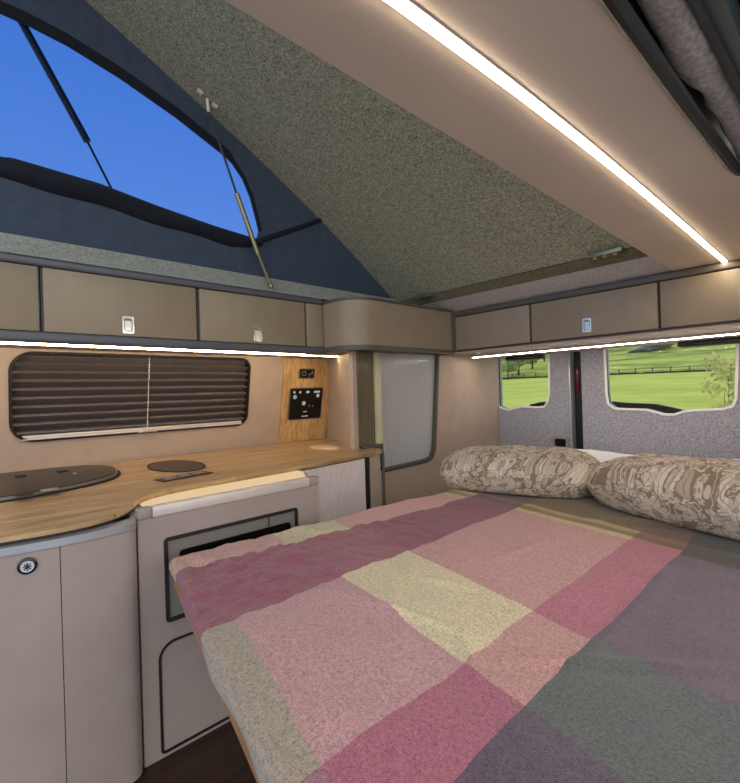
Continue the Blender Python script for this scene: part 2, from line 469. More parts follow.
# rear side wall with the stepped window
W2 = [(1.622, 1.298), (1.618, .80), (1.628, .762), (1.66, .742), (1.800, .740), (1.806, .60), (1.82, .592), (2.20, .600), (2.25, .612), (2.275, .65), (2.335, 1.20), (2.343, 1.298)]
W2 = W2[::-1]
bm = NEW(); prism(bm, [(1.60, 0), (3.1, 0), (3.1, 1.305), (1.60, 1.305)], 'x', -1.87, -1.90, [W2])
box(bm, -1.90, -1.8695, 1.60, 1.620, .745, 1.30)
struct(mesh_obj('wall_rear_side', bm, M['wall']), 'beige side wall panel by the pillows')
# right wall behind the sliding door opening
bm = NEW(); box(bm, .13, .18, 1.40, 3.15, 0, 1.62)
struct(mesh_obj('wall_right', bm, M['wall']))
# roof skin over the cabinets (out of sight, keeps the sky out)
bm = NEW(); box(bm, -2.66, -2.10, -1.1, 3.2, 1.575, 1.60); box(bm, -2.10, .2, 2.43, 3.2, 1.575, 1.60)
struct(mesh_obj('ceiling_skin', bm, M['feltrim']))
bm = NEW(); prism(bm, [(-.528, -1.1), (-.206, -1.1), (-.200, .64), (-.190, 1.0), (-.176, 1.33), (-.165, 1.39), (.2, 1.392), (.2, 2.44), (-.528, 2.44)], 'z', 1.552, 1.575)
struct(mesh_obj('ceiling', bm, M['liner']), 'smooth beige ceiling liner with recessed light line')
bm = NEW(); box(bm, -.526, -.512, -1.1, 2.36, 1.574, 1.72)
struct(mesh_obj('trim_1', bm, M['trimolive']))

# window_1: dark rubber frame, glass; blind hangs in it
w1 = bpy.data.objects.new('window_1', None); COL.objects.link(w1); ORIGIN['window_1'] = Vector((-2.5, .7, 1.07)); w1.location = (-2.5, .7, 1.07); struct(w1, 'kitchen window with rounded corners')
bm = NEW(); ring(bm, offset(WIN, -.005), offset(WIN, .006), 'x', -2.533, -2.60); wallshear(bm, k=WALLK)
mesh_obj('window_frame', bm, M['black'], w1)
bm = NEW(); prism(bm, offset(WIN, .004), 'x', -2.607, -2.611); wallshear(bm, k=WALLK)
mesh_obj('pane', bm, M['glass'], w1)

# window_2: stepped grey frame with ribbed panes and a pale divider
w2 = bpy.data.objects.new('window_2', None); COL.objects.link(w2); ORIGIN['window_2'] = Vector((-1.87, 2, .95)); w2.location = (-1.87, 2, .95); struct(w2, 'ribbed translucent side window in a grey frame')
bm = NEW(); ring(bm, offset(W2, -.004), offset(W2, .014), 'x', -1.858, -1.90); mesh_obj('window_frame', bm, M['trimolive'], w2)
bm = NEW(); ring(bm, offset(W2, .013), offset(W2, .020), 'x', -1.864, -1.90); mesh_obj('gasket', bm, M['black'], w2)
def cut(lp, lo, hi): return [p for p in lp if lo <= p[0] <= hi]
bm = NEW(); prism(bm, [(1.615, .745), (1.775, .745), (1.775, 1.298), (1.615, 1.298)], 'x', -1.885, -1.89); mesh_obj('pane', bm, M['ribbrown'], w2)
bm = NEW(); prism(bm, [(1.80, .594), (2.25, .60), (2.275, .65), (2.345, 1.298), (1.80, 1.298)], 'x', -1.885, -1.89); mesh_obj('pane', bm, M['ribgrey'], w2)
bm = NEW(); box(bm, -1.893, -1.866, 1.768, 1.812, .60, 1.298, .003); mesh_obj('divider', bm, plain('pale_divider', srgb(206, 206, 168), .4), w2)

# ------------------------------------------------------------------ pleated blind
bl = thing('pleated_blind', 'brown pleated blind drawn down in the kitchen window', 'blind', (-2.56, .71, .87))
bm = NEW(); n = 10; ztop, zbot = 1.268, .882; prev = None
for k in range(2*n+1):
    z = ztop+(zbot-ztop)*k/(2*n); x = -2.588 if k % 2 == 0 else -2.542
    z += .005 if k % 2 else 0
    row = [bm.verts.new((x, y, z)) for y in (.156, 1.266)]
    if prev: bm.faces.new((prev[0], prev[1], row[1], row[0]))
    prev = row
wallshear(bm, k=WALLK); mesh_obj('pleats', bm, M['blind'], bl, angle=10, solid=False)
bm = NEW(); box(bm, -2.575, -2.535, .19, 1.24, .880, .897, .004); box(bm, -2.572, -2.53, .19, 1.24, .876, .882, .002); wallshear(bm, k=WALLK); mesh_obj('bottom_rail', bm, M['alu'], bl)
bm = NEW(); box(bm, -2.545, -2.518, .66, .755, .872, .886, .004); box(bm, -2.542, -2.512, .685, .73, .876, .893, .004); wallshear(bm, k=WALLK); mesh_obj('handle', bm, M['alu'], bl)
bm = NEW()
for k in range(26):
    z = 1.255-k*.0142
    cyl(bm, (-2.543, .71, z), (-2.543, .71, z-.007), .0026, n=6)
tube(bm, [(-2.543, .71, 1.26), (-2.543, .71, .89)], .0009, 5)
wallshear(bm, k=WALLK); mesh_obj('pull_cord', bm, M['white'], bl)

# ------------------------------------------------------------------ left overhead cabinets
def latch(parent, y, z, fx, axis='x', sgn=1):
    bm = NEW()
    o = rrect(-.022, .022, -.036, .036, .007, 4); i = rrect(-.015, .015, -.026, .026, .006, 4)
    b = rrect(-.012, .012, -.024, .018, .004, 4)
    sh = lambda lp: [(p[0]+y, p[1]+z) for p in lp]
    d = .006*sgn
    ring(bm, sh(o), sh(i), axis, fx, fx+d)
    s1 = len(bm.faces); prism(bm, sh(i), axis, fx, fx+d*.35); setmat(bm, s1, 1)
    s2 = len(bm.faces); prism(bm, sh(b), axis, fx+d*.3, fx+d*.8); setmat(bm, s2, 0)
    return mesh_obj('latch', bm, [M['chrome'], M['greysatin']], parent)

def left_cab(y0, y1, label, lat=None):
    t = thing('overhead_cabinet', label, 'cabinet', (-2.2, (y0+y1)/2, 1.285), 'overhead cabinets along the kitchen wall')
    bm = NEW(); box(bm, -2.44, -2.022, y0, y1, 1.288, 1.572); mesh_obj('carcass', bm, M['trimgrey'], t)
    bm = NEW(); box(bm, -2.021, -2.0, y0+.005, y1-.005, 1.306, 1.543, .0035); d = mesh_obj('door', bm, M['cabinet'], t)
    if lat: latch(d, lat, 1.352, -2.0)
    return t
left_cab(-.62, .216, 'beige overhead cabinet cut off at the left, left of the wide latched one')
left_cab(.220, .792, 'wide beige overhead cabinet with silver latch above the pleated blind', .504)
left_cab(.798, 1.382, 'beige overhead cabinet with latch, between blind and oak panel', 1.09)
t = thing('overhead_filler', 'narrow beige filler panel between latched cabinet and rounded corner cabinet', 'cabinet', (-2.2, 1.44, 1.285), 'overhead cabinets along the kitchen wall')
bm = NEW(); box(bm, -2.44, -2.022, 1.386, 1.497, 1.288, 1.572); mesh_obj('carcass', bm, M['trimgrey'], t)
bm = NEW(); box(bm, -2.021, -2.0, 1.388, 1.496, 1.306, 1.543, .003); mesh_obj('panel', bm, M['cabinet'], t)
# dark trim profiles along top and bottom of the left row
for nm, z0, z1, x in (('trim_2', 1.268, 1.304, -1.992), ('trim_3', 1.546, 1.578, -1.992)):
    bm = NEW(); box(bm, -2.06, x, -.62, 1.497, z0, z1, .009, 3)
    struct(mesh_obj(nm, bm, M['trimgrey']))
bm = NEW(); box(bm, -2.43, -2.05, -.62, 1.6, 1.282, 1.2875); struct(mesh_obj('trim_4', bm, M['wall']))
bm = NEW(); box(bm, -2.188, -2.178, -.62, 1.90, 1.2735, 1.2815)
tag(mesh_obj('led_strip', bm, M['ledcab']), 'warm light strip under the overhead cabinets above the kitchen blind', 'light strip')

# rounded corner cabinet
def corner_outline(d=0.):
    pts = [(-2.36, 1.502), (-2.0-d*.2, 1.502-d)]
    for k in range(9):
        a = math.radians(-90+90*k/8); pts.append((-1.91+(.16+d)*math.cos(a), 1.662+(.16+d)*math.sin(a)))
    pts += [(-1.75+d, 2.366), (-1.86, 2.366), (-1.86, 1.95), (-2.36, 1.95)]
    return pts
t = thing('corner_cabinet', 'rounded beige overhead corner cabinet above the ribbed side window', 'cabinet', (-1.95, 1.9, 1.285))
bm = NEW(); prism(bm, corner_outline(), 'z', 1.303, 1.548); mesh_obj('front', bm, M['cabinet'], t)
bm = NEW(); prism(bm, corner_outline(.008), 'z', 1.276, 1.302); mesh_obj('bottom_trim', bm, M['trimolive'], t)
bm = NEW(); prism(bm, corner_outline(.008), 'z', 1.549, 1.5615); mesh_obj('top_trim', bm, M['trimolive'], t)
bm = NEW(); box(bm, -1.765, -1.738, 2.345, 2.368, 1.303, 1.548, .003); mesh_obj('end_strip', bm, M['trimolive'], t)

# ------------------------------------------------------------------ rear overhead cabinets
def rear_cab(x0, x1, label, lat=None):
    t = thing('overhead_cabinet', label, 'cabinet', ((x0+x1)/2, 2.7, 1.285), 'overhead cabinets across the rear')
    bm = NEW(); box(bm, x0, x1, 2.392, 3.06, 1.288, 1.555); mesh_obj('carcass', bm, M['trimolive'], t)
    bm = NEW(); box(bm, x0+.004, x1-.004, 2.37, 2.391, 1.301, 1.515, .003); d = mesh_obj('door', bm, M['cabinet'], t)
    if lat: latch(d, lat, 1.357, 2.37, 'y', -1)
rear_cab(-1.737, -1.220, 'beige rear overhead cabinet beside the rounded corner, above the smaller window')
rear_cab(-1.216, -.592, 'beige rear overhead cabinet with a latch, above the gap between rear doors', -.91)
rear_cab(-.588, .12, 'beige rear overhead cabinet without latch, above the wide rear window')
bm = NEW(); box(bm, -1.775, -1.733, 2.364, 2.43, 1.29, 1.55, .004); struct(mesh_obj('trim_19', bm, M['trimolive']))
bm = NEW(); box(bm, -1.745, .13, 2.362, 2.42, 1.518, 1.551, .008, 3); struct(mesh_obj('trim_5', bm, M['trimolive']))
bm = NEW(); box(bm, -1.86, .13, 2.366, 3.08, 1.278, 1.2875); struct(mesh_obj('trim_6', bm, M['wall']))
bm = NEW(); box(bm, -1.80, .12, 2.63, 2.70, 1.268, 1.2775, .002)
lr = thing('led_strip', 'pale light strip under the rear overhead cabinets above the rear windows', 'light strip', (-.85, 2.665, 1.27))
mesh_obj('profile', bm, M['alu'], lr)
bm = NEW(); box(bm, -1.80, .12, 2.650, 2.661, 1.2650, 1.2675); mesh_obj('diffuser', bm, M['ledrear'], lr)

# ceiling light line
lc = thing('led_strip', 'long bright light strip set in the beige ceiling liner', 'light strip', (-.36, .7, 1.55))
LP_ = smooth([(-.46, -1.0), (-.418, -.1), (-.383, .42), (-.363, .88), (-.352, 1.5), (-.345, 2.36)], 3)
def ribbon(bm, pts, w, z0, z1):
    prism(bm, [(x-w, y) for x, y in pts]+[(x+w, y) for x, y in pts[::-1]], 'z', z0, z1)
bm = NEW(); ribbon(bm, LP_, .0105, 1.5500, 1.5519); mesh_obj('profile', bm, M['liner'], lc)
bm = NEW(); ribbon(bm, LP_, .0068, 1.5475, 1.5499); mesh_obj('diffuser', bm, M['led'], lc)

# ------------------------------------------------------------------ felt rim and pop-up roof
bm = NEW()
prism(bm, [(-2.10, 1.575), (-1.985, 1.575), (-2.035, 1.60), (-2.075, 1.668), (-2.10, 1.668)], 'y', -1.1, 2.30)
struct(mesh_obj('trim_7', bm, M['feltrim']), 'grey felt rim below the tent canvas')
bm = NEW(); prism(bm, [(-2.06, 1.562), (-1.76, 1.562), (-1.76, 1.566), (-2.06, 1.566)], 'y', 1.68, 2.38); struct(mesh_obj('trim_8', bm, M['feltrim']))
# rear felt: olive riser and pale underside
bm = NEW(); prism(bm, [(2.20, 1.648), (2.235, 1.612), (2.26, 1.60), (2.30, 1.64), (2.30, 1.70), (2.2, 1.70)], 'x', -2.06, -.5)
struct(mesh_obj('trim_9', bm, M['feltolive']))
bm = NEW(); prism(bm, [(2.236, 1.609), (2.385, 1.553), (2.385, 1.572), (2.262, 1.614)], 'x', -1.96, -.5)
struct(mesh_obj('trim_10', bm, M['feltband']), 'pale grey felt strip above the rear cabinets')

RP = [(-.9, 3.27), (-.3, 3.02), (.405, 2.694), (1.132, 2.329), (1.504, 2.115), (1.85, 1.895), (2.10, 1.722), (2.19, 1.655)]
def roof_z(y):
    for (a, za), (b, zb) in zip(RP, RP[1:]):
        if a <= y <= b: return za+(zb-za)*(y-a)/(b-a)
roof = thing('pop_up_roof', 'raised roof board lined with grey-green felt, sloping up over the kitchen', 'roof', (-1, 2.19, 1.66))
bm = NEW(); prism(bm, RP+[(2.19, 1.70)]+[(y, z+.05) for y, z in RP[:-1][::-1]], 'x', -2.13, 0.12); mesh_obj('felt_panel', bm, M['felt'], roof, angle=20)
bm = NEW(); tube(bm, [(-2.115, y, z-.004) for y, z in RP], .008, 8); mesh_obj('piping', bm, M['canvasdark'], roof)
def hinge(x, n, s):
    bm = NEW(); z = 1.668; y = 2.175
    box(bm, x-.024*n*s, x+.024*n*s, y-.016, y+.022, z-.028, z-.006, .003)
    for k in range(n):
        cyl(bm, (x+(k-(n-1)/2)*.042*s, y-.006, z-.027), (x+(k-(n-1)/2)*.042*s, y-.010, z-.034), .010*s, n=12)
    mesh_obj('hinge_bracket', bm, M['bronze'], roof)
hinge(-.745, 3, 1.); hinge(-1.82, 3, .8)

# tent canvas with an insect mesh opening
tc = thing('tent_canvas', 'dark navy tent side of the raised roof with a mesh opening', 'canvas', (-2.10, .8, 1.66))
MESHW = [(-.85, 2.30), (-.85, 1.951), (.12, 1.951), (.148, 1.961), (.44, 1.948), (.66, 1.915), (.93, 1.885), (1.09, 1.868), (1.155, 1.868), (1.168, 1.915),
         (1.158, 1.96), (1.125, 2.08), (1.085, 2.165), (1.03, 2.228), (.993, 2.252), (.76, 2.352), (.527, 2.43), (.34, 2.475), (.22, 2.488), (.132, 2.490), (-.3, 2.47), (-.6, 2.42)]
outer = [(-.895, 1.64), (2.17, 1.64), (2.17, 1.66)]+[(y, z+.015) for y, z in RP[1:-1][::-1]]+[(-.895, 3.25)]
bm = NEW(); prism(bm, outer, 'x', -2.098, -2.106, [MESHW])
for v in bm.verts: v.co.x += .006*math.sin(v.co.y*9+v.co.z*4)*(0)
mesh_obj('canvas_wall', bm, M['canvas'], tc)
bm = NEW(); prism(bm, MESHW, 'x', -2.1015, -2.1025); mesh_obj('insect_mesh', bm, M['mesh'], tc)
# dark hem around the opening (upper) and the rolled flap below it
up = [p for p in MESHW[9:]]
bm = NEW()
def strip(bm, lo, hi, x0, x1):
    for a in (x0, x1):
        pass
    prism(bm, lo+hi[::-1], 'x', x0, x1)
lo = up; hi = []
for i, p in enumerate(up):
    w = .045 if i > 4 else .022
    cy, cz = .45, 1.9; d = Vector((p[0]-cy, (p[1]-cz)*1.6)).normalized()
    hi.append((p[0]+d.x*w*.7, p[1]+abs(d.y)*w))
strip(bm, lo, hi, -2.092, -2.098); mesh_obj('hem', bm, M['canvasdark'], tc)
# flap: a sagging roll of cloth
bm = NEW(); nY = 60; prof = 10; prev = None
for i in range(nY+1):
    y = -.85+(1.175+.85)*i/nY
    zt = next((za+(zb-za)*(y-a)/(b-a) for (a, za), (b, zb) in zip([(-.85, 1.953), (.12, 1.953), (.148, 1.962), (.44, 1.950), (.66, 1.917), (.93, 1.887), (1.2, 1.868)], [(.12, 1.953), (.148, 1.962), (.44, 1.950), (.66, 1.917), (.93, 1.887), (1.2, 1.868)]+[(2, 1.8)]) if a <= y <= b))
    zb_ = 1.845+.03*math.cos(y*2.6)-.02*max(0, y-.2)+.005*math.sin(y*17)
    if y > 1.0: zb_ += (y-1.0)*.18
    row = []
    for k in range(prof):
        f = k/(prof-1)
        z = zt+(zb_-zt)*f; x = -2.098+.042*math.sin(math.pi*min(1, f*1.02))**.7*(.6+.4*f)+.007*math.sin(y*14+f*5)*math.sin(math.pi*f)
        row.append(bm.verts.new((x, y, z)))
    if prev:
        for k in range(prof-1): bm.faces.new((prev[k], prev[k+1], row[k+1], row[k]))
    prev = row
mesh_obj('rolled_flap', bm, M['canvasdark'], tc, angle=60, solid=False)
bm = NEW(); tube(bm, [(-2.098, 1.163, 1.858), (-2.094, 1.30, 1.93), (-2.094, 1.44, 2.0), (-2.098, 1.60, 2.085)], [.016, .014, .013, .012], 8); mesh_obj('seam', bm, M['canvasdark'], tc)

# gas struts
g1 = thing('gas_strut', 'bronze gas strut from the felt roof board down to the felt rim', 'gas strut', (-2.03, 1.192, 1.617))
bm = NEW(); tube(bm, [(-2.03, .885, 2.40), (-2.03, 1.02, 2.03)], .0055, 10); mesh_obj('rod', bm, M['darkmetal'], g1)
bm = NEW(); tube(bm, [(-2.03, 1.015, 2.045), (-2.03, 1.122, 1.765)], .0125, 14); mesh_obj('cylinder', bm, M['bronze'], g1)
bm = NEW(); tube(bm, [(-2.03, 1.122, 1.77), (-2.03, 1.135, 1.74), (-2.03, 1.192, 1.612)], [.010, .008, .008], 10); dome(bm, (-2.03, 1.192, 1.618), .011, -.014); mesh_obj('end_fitting', bm, M['bronze'], g1)
bm = NEW()
for y in (.845, .915):
    z = roof_z(y)
    s = Vector((0, 1, -.502)).normalized(); nrm = Vector((0, -.449, -.894))
    c = Vector((-2.025, y, z))
    vs = []
    for dn in (0, .006):
        for a, b in ((-1, -1), (1, -1), (1, 1), (-1, 1)):
            vs.append(bm.verts.new(c+Vector((.010*a, 0, 0))+s*(.013*b)+nrm*dn))
    for f in ((0, 1, 2, 3), (7, 6, 5, 4), (0, 4, 5, 1), (1, 5, 6, 2), (2, 6, 7, 3), (3, 7, 4, 0)): bm.faces.new([vs[i] for i in f])
    cyl(bm, c+nrm*.005, c+nrm*.008, .004, n=10)
cyl(bm, (-2.03, .88, roof_z(.88)), (-2.03, .885, 2.395), .007, n=10)
mesh_obj('bracket', bm, M['white'], g1)
g2 = thing('gas_strut', 'dark gas strut seen through the blue mesh opening', 'gas strut', (-2.13, .489, 1.95))
bm = NEW(); tube(bm, [(-2.13, .185, 2.535), (-2.13, .405, 2.126)], .0145, 12); mesh_obj('cylinder', bm, M['strutblack'], g2)
bm = NEW(); tube(bm, [(-2.13, .40, 2.135), (-2.13, .50, 1.93)], .005, 10); mesh_obj('rod', bm, M['strutblack'], g2)

# ------------------------------------------------------------------ kitchen
Z = .729
front = [(-1.445, -.62), (-1.40, -.1), (-1.374, .056), (-1.357, .167), (-1.366, .256), (-1.408, .325), (-1.48, .374), (-1.56, .410), (-1.605, .46), (-1.635, .55), (-1.65, .771), (-1.662, 1.056), (-1.68, 1.30), (-1.704, 1.50), (-1.722, 1.63), (-1.732, 1.675), (-1.765, 1.70), (-1.848, 1.703)]
fs = smooth(front)
back = [(-1.868, 1.59), (-1.91, 1.640), (-2.52, 1.90), (-2.535, -.62)]
wt = thing('worktop', 'oak worktop with a curved front running under the kitchen blind', 'worktop', (-2, .5, .70))
bm = NEW(); prism(bm, fs+back, 'z', .7165, .729)
prism(bm, [(x-.006, y) for x, y in fs if y > .402]+back[:-1]+[(-2.53, .402)], 'z', .7085, .7166); mesh_obj('oak_slab', bm, M['worktop'], wt)
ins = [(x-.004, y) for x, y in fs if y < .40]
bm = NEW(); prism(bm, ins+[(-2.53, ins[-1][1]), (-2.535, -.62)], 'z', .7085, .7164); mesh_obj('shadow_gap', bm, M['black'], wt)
# hob cabinet, curved
hfront = smooth([(-1.43, -.62), (-1.385, -.1), (-1.358, .056), (-1.341, .167), (-1.340, .285), (-1.350, .350), (-1.42, .3545)])
def back_of(pts, d): return [(x-d, y) for x, y in pts]
hc = thing('kitchen_base_cabinet', 'tall curved beige kitchen cabinet under the hob', 'cabinet', (-1.9, 0, 0))
bm = NEW(); prism(bm, back_of(hfront, .03)+[(-2.45, .354), (-2.45, -.62)], 'z', 0, .69); mesh_obj('carcass', bm, M['front'], hc)
def split(pts, y0, y1): return [p for p in pts if y0 <= p[1] <= y1]
def atY(pts, y):
    for a, b in zip(pts, pts[1:]):
        if a[1] <= y <= b[1]: return (a[0]+(b[0]-a[0])*(y-a[1])/(b[1]-a[1]+1e-9), y)
def skin(y0, y1):
    p = [atY(hfront, y0)]+[q for q in hfront if y0 < q[1] < y1]+([atY(hfront, y1)] if y1 < .353 else [])
    return p+[(x-.028, y) for x, y in p[::-1]]
bm = NEW(); prism(bm, skin(-.5, .1685), 'z', .004, .688); d1 = mesh_obj('door', bm, M['front'], hc)
bm = NEW(); prism(bm, skin(.1705, .3539), 'z', .004, .688); mesh_obj('curved_panel', bm, M['front'], hc)
sil = [(x+.006, y) for x, y in hfront]
bm = NEW(); prism(bm, sil+[(x-.05, y) for x, y in hfront[::-1]], 'z', .689, .708)
eb = mesh_obj('edge_trim', bm, M['silver'], hc)
bv = eb.modifiers.new('b', 'BEVEL'); bv.width = .006; bv.segments = 3; bv.limit_method = 'ANGLE'
# push lock
bm = NEW(); c = Vector((-1.349, .105, .656)); ax = Vector((1, -.1, 0)).normalized()
tube(bm, [c-ax*.012, c+ax*.004, c+ax*.006], [.0195, .0195, .0165], 28)
s1 = len(bm.faces); tube(bm, [c+ax*.004, c+ax*.0095], [.0145, .0135], 24); setmat(bm, s1, 1)
side = Vector((0, 0, 1)); oth = ax.cross(side)
for a in (0, 45, 90, 135):
    q = side*math.cos(math.radians(a))+oth*math.sin(math.radians(a))
    s1 = len(bm.faces); tube(bm, [c+ax*.0098+q*.009, c+ax*.0098-q*.009], .0016, 6); setmat(bm, s1, 0)
mesh_obj('push_lock', bm, [M['gloss'], M['chrome']], d1)

# fridge unit
fu = thing('fridge_cabinet', 'beige kitchen unit with built-in fridge beside the bed', 'cabinet', (-1.9, .67, 0))
FX = -1.375
bm = NEW(); box(bm, -2.45, FX-.022, .356, .985, 0, .69); mesh_obj('carcass', bm, M['front'], fu)
FR = rrect(.424, .888, .387, .637, .012, 4); LD = rrect(.400, .975, .012, .334, (.014, .05, .014, .014), 8)
bm = NEW(); prism(bm, [(.356, .002), (.985, .002), (.985, .703), (.356, .703)], 'x', FX-.02, FX, [FR, LD]); mesh_obj('front_panel', bm, M['front'], fu)
# aluminium grip along the top edge
bm = NEW(); box(bm, FX-.028, FX+.004, .395, .945, .7035, .735, .004); mesh_obj('grip_rail', bm, M['alu'], fu)
for y0, y1 in ((.356, .394), (.946, .985)):
    bm = NEW(); box(bm, FX-.028, FX+.004, y0, y1, .7035, .735, .004); mesh_obj('grip_end_cap', bm, M['aludull'], fu)
bm = NEW(); box(bm, -1.72, FX-.029, .36, .985, .690, .704); mesh_obj('light_trough', bm, M['wall'], fu)
# fridge door
bm = NEW(); ring(bm, FR, offset(FR, .011), 'x', FX-.018, FX+.004); fd_g = mesh_obj('gasket', bm, M['black'], fu)
bm = NEW(); prism(bm, offset(FR, .011), 'x', FX-.018, FX-.002); fdoor = mesh_obj('fridge_door', bm, M['greysatin'], fu)
bm = NEW(); prism(bm, rrect(.468, .858, .490, .590, .012, 4), 'x', FX-.004, FX+.0005); mesh_obj('handle_recess', bm, M['gloss'], fdoor)
bm = NEW(); box(bm, FX-.003, FX+.0005, .770, .773, .592, .624); mesh_obj('split_line', bm, M['black'], fdoor)
# lower locker flap
bm = NEW(); ring(bm, LD, offset(LD, .008), 'x', FX-.018, FX+.002); mesh_obj('flap_gasket', bm, M['black'], fu)
bm = NEW(); prism(bm, offset(LD, .008), 'x', FX-.018, FX-.001); mesh_obj('locker_flap', bm, M['front'], fu)
bm = NEW(); prism(bm, [(FX-.031, .40), (FX-.031, .975), (-1.46, .995), (-1.64, 1.095), (-1.70, 1.095), (-1.70, .43)], 'z', .7042, .7062)
tag(mesh_obj('led_strip', bm, M['ledrecess']), 'warm light strip in the trough between worktop edge and silver grip rail', 'light strip')

# tambour unit at the rear end of the kitchen
tu = thing('tambour_cabinet', 'narrow end cabinet with ribbed silver roller door at the worktop end', 'cabinet', (-2, 1.3, 0))
tf = [p for p in fs if 1.0 <= p[1] <= 1.60]
bm = NEW(); prism(bm, [(-1.70, .99), (-1.72, 1.25), (-1.745, 1.50), (-1.765, 1.66), (-1.84, 1.66), (-1.84, 1.58), (-2.2, 1.58), (-2.2, .99)], 'z', 0, .689); mesh_obj('carcass', bm, M['front'], tu)
bm = NEW(); prism(bm, [(-1.72, .99), (-1.42, .99), (-1.62, 1.10), (-1.72, 1.10)], 'z', .690, .704); mesh_obj('ledge', bm, M['wall'], tu)
def tam(y): return atY(fs, y)[0]-.012
bm = NEW(); N = 26; y0, y1 = 1.115, 1.535
for k in range(N):
    a, b = y0+(y1-y0)*k/N, y0+(y1-y0)*(k+1)/N
    xa, xb = tam(a), tam(b)
    tube(bm, [((xa+xb)/2-.006, (a+b)/2, .30), ((xa+xb)/2-.006, (a+b)/2, .702)], (b-a)*.53, 8, rb=.75)
mesh_obj('tambour_door', bm, M['tambour'], tu)
bm = NEW(); prism(bm, [(tam(1.06)+.004, 1.03), (tam(1.11)+.004, 1.112), (tam(1.11)-.04, 1.112), (tam(1.06)-.04, 1.03)], 'z', 0, .706); mesh_obj('post', bm, M['aludull'], tu)
bm = NEW(); prism(bm, [(tam(1.54)+.002, 1.537), (tam(1.565)+.002, 1.565), (tam(1.565)-.03, 1.565), (tam(1.54)-.03, 1.537)], 'z', 0, .706); mesh_obj('door_slot', bm, M['black'], tu)
bm = NEW(); prism(bm, [(tam(1.568)+.008, 1.568), (-1.738, 1.660), (-1.76, 1.675), (-1.80, 1.66), (tam(1.568)-.03, 1.568)], 'z', 0, .706); mesh_obj('end_post', bm, M['wall'], tu)
bm = NEW(); tube(bm, [(-1.738, 1.682, 0.), (-1.738, 1.682, .70), (-1.744, 1.688, .706)], .0085, 8); mesh_obj('corner_trim', bm, M['trimolive'], tu)

# things set into the worktop
HG = [(-2.30, .165), (-2.30, .305)]
hob = thing('hob_lid', 'smoked glass lid over the hob set into the worktop', 'hob', (-2.18, 0, .729))
HO = [(-2.44, -.62), (-1.90, -.62), (-1.86, -.2), (-1.838, .05), (-1.852, .18), (-1.90, .31), (-1.97, .415), (-2.07, .48), (-2.20, .505), (-2.33, .50), (-2.43, .43), (-2.48, .28), (-2.48, .05)]
HO = smooth(HO+[HO[0]], 2)[:-1]
bm = NEW(); prism(bm, HO, 'z', .7295, .735); mesh_obj('seal', bm, M['black'], hob)
bm = NEW(); prism(bm, offset(HO, .012), 'z', .7352, .7445); mesh_obj('rim', bm, M['greysatin'], hob)
bm = NEW(); prism(bm, offset(HO, .017), 'z', .7446, .7475); mesh_obj('glass', bm, M['darkglass'], hob)
for x, y in HG:
    bm = NEW(); box(bm, x-.03, x+.03, y-.018, y+.018, .7476, .751, .0015); mesh_obj('hinge', bm, M['black'], hob)
bm = NEW(); box(bm, -1.875, -1.83, .185, .235, .7476, .750, .001); mesh_obj('burner_plate', bm, M['aludull'], hob)
bm = NEW(); prism(bm, ellipse(-1.835, .140, .03, .026), 'z', .7476, .751); mesh_obj('grip', bm, M['black'], hob)
bm = NEW(); prism(bm, ellipse(-2.175, .333, .014, .008, 16), 'z', .7476, .750); mesh_obj('badge', bm, M['silver'], hob)

lid = thing('round_hatch', 'round dark grey flush hatch in the oak worktop', 'hatch', (-2.12, .722, .729))
bm = NEW(); prism(bm, ellipse(-2.13, .722, .195, .105), 'z', .7295, .7325); mesh_obj('cover', bm, M['lid'], lid)
bm = NEW(); ring(bm, ellipse(-2.13, .722, .205, .112), ellipse(-2.13, .722, .1955, .1055), 'z', .7293, .7335); mesh_obj('rim', bm, M['black'], lid)
vent = thing('worktop_socket_strip', 'slim dark socket strip set in the worktop beside the round lid', 'socket strip', (-1.82, .65, .729))
def para(cx, cy, L, W, ang):
    a = math.radians(ang); e = Vector((math.cos(a), math.sin(a))); n_ = Vector((-e.y, e.x)); c_ = Vector((cx, cy))
    return [tuple(c_+e*(L*i)+n_*(W*j)) for i, j in ((-.5, -.5), (.5, -.5), (.5, .5), (-.5, .5))]
bm = NEW(); prism(bm, para(-1.825, .650, .21, .075, 100), 'z', .7295, .733); mesh_obj('plate', bm, M['gloss'], vent)
for k in (-1, 0, 1):
    bm = NEW(); prism(bm, para(-1.825-.011*k, .650+.058*k, .045, .035, 100), 'z', .7331, .7345); mesh_obj('socket', bm, M['greysatin'], vent)
cap = mesh_obj('socket_cover', (lambda b: (prism(b, ellipse(-2.09, 1.548, .115, .062), 'z', .7295, .735), prism(b, ellipse(-2.09, 1.548, .10, .052), 'z', .735, .7375), b)[2])(NEW()), M['creamcap'], loc=(-2.09, 1.548, .7295))
tag(cap, 'round cream cap set in the worktop in front of the oak panel', 'cover')

# oak control panel on the wall
op = thing('oak_panel', 'upright oak panel on the wall at the end of the worktop', 'panel', (-2.53, 1.68, .729))
bm = NEW(); prism(bm, [(1.505, .731), (1.875, .731), (1.905, 1.281), (1.505, 1.281)], 'x', -2.5385, -2.528); wallshear(bm, k=WALLK); mesh_obj('board', bm, M['oakpanel'], op)
cp = thing('control_panel', 'black touch control panel with white symbols on the oak panel', 'control panel', (-2.50, 1.70, .98))
def onwall(fn, name, m, parent):
    bm = NEW(); fn(bm)
    for v in bm.verts: v.co.y -= .045 if parent.name == 'display_module' else .016
    wallshear(bm, k=WALLK); return mesh_obj(name, bm, m, parent)
onwall(lambda b: prism(b, rrect(1.572, 1.838, .876, 1.088, .012, 4), 'x', -2.5275, -2.522), 'bezel', M['trimolive'], cp)
onwall(lambda b: prism(b, rrect(1.580, 1.830, .883, 1.081, .010, 4), 'x', -2.5215, -2.519), 'screen', M['gloss'], cp)
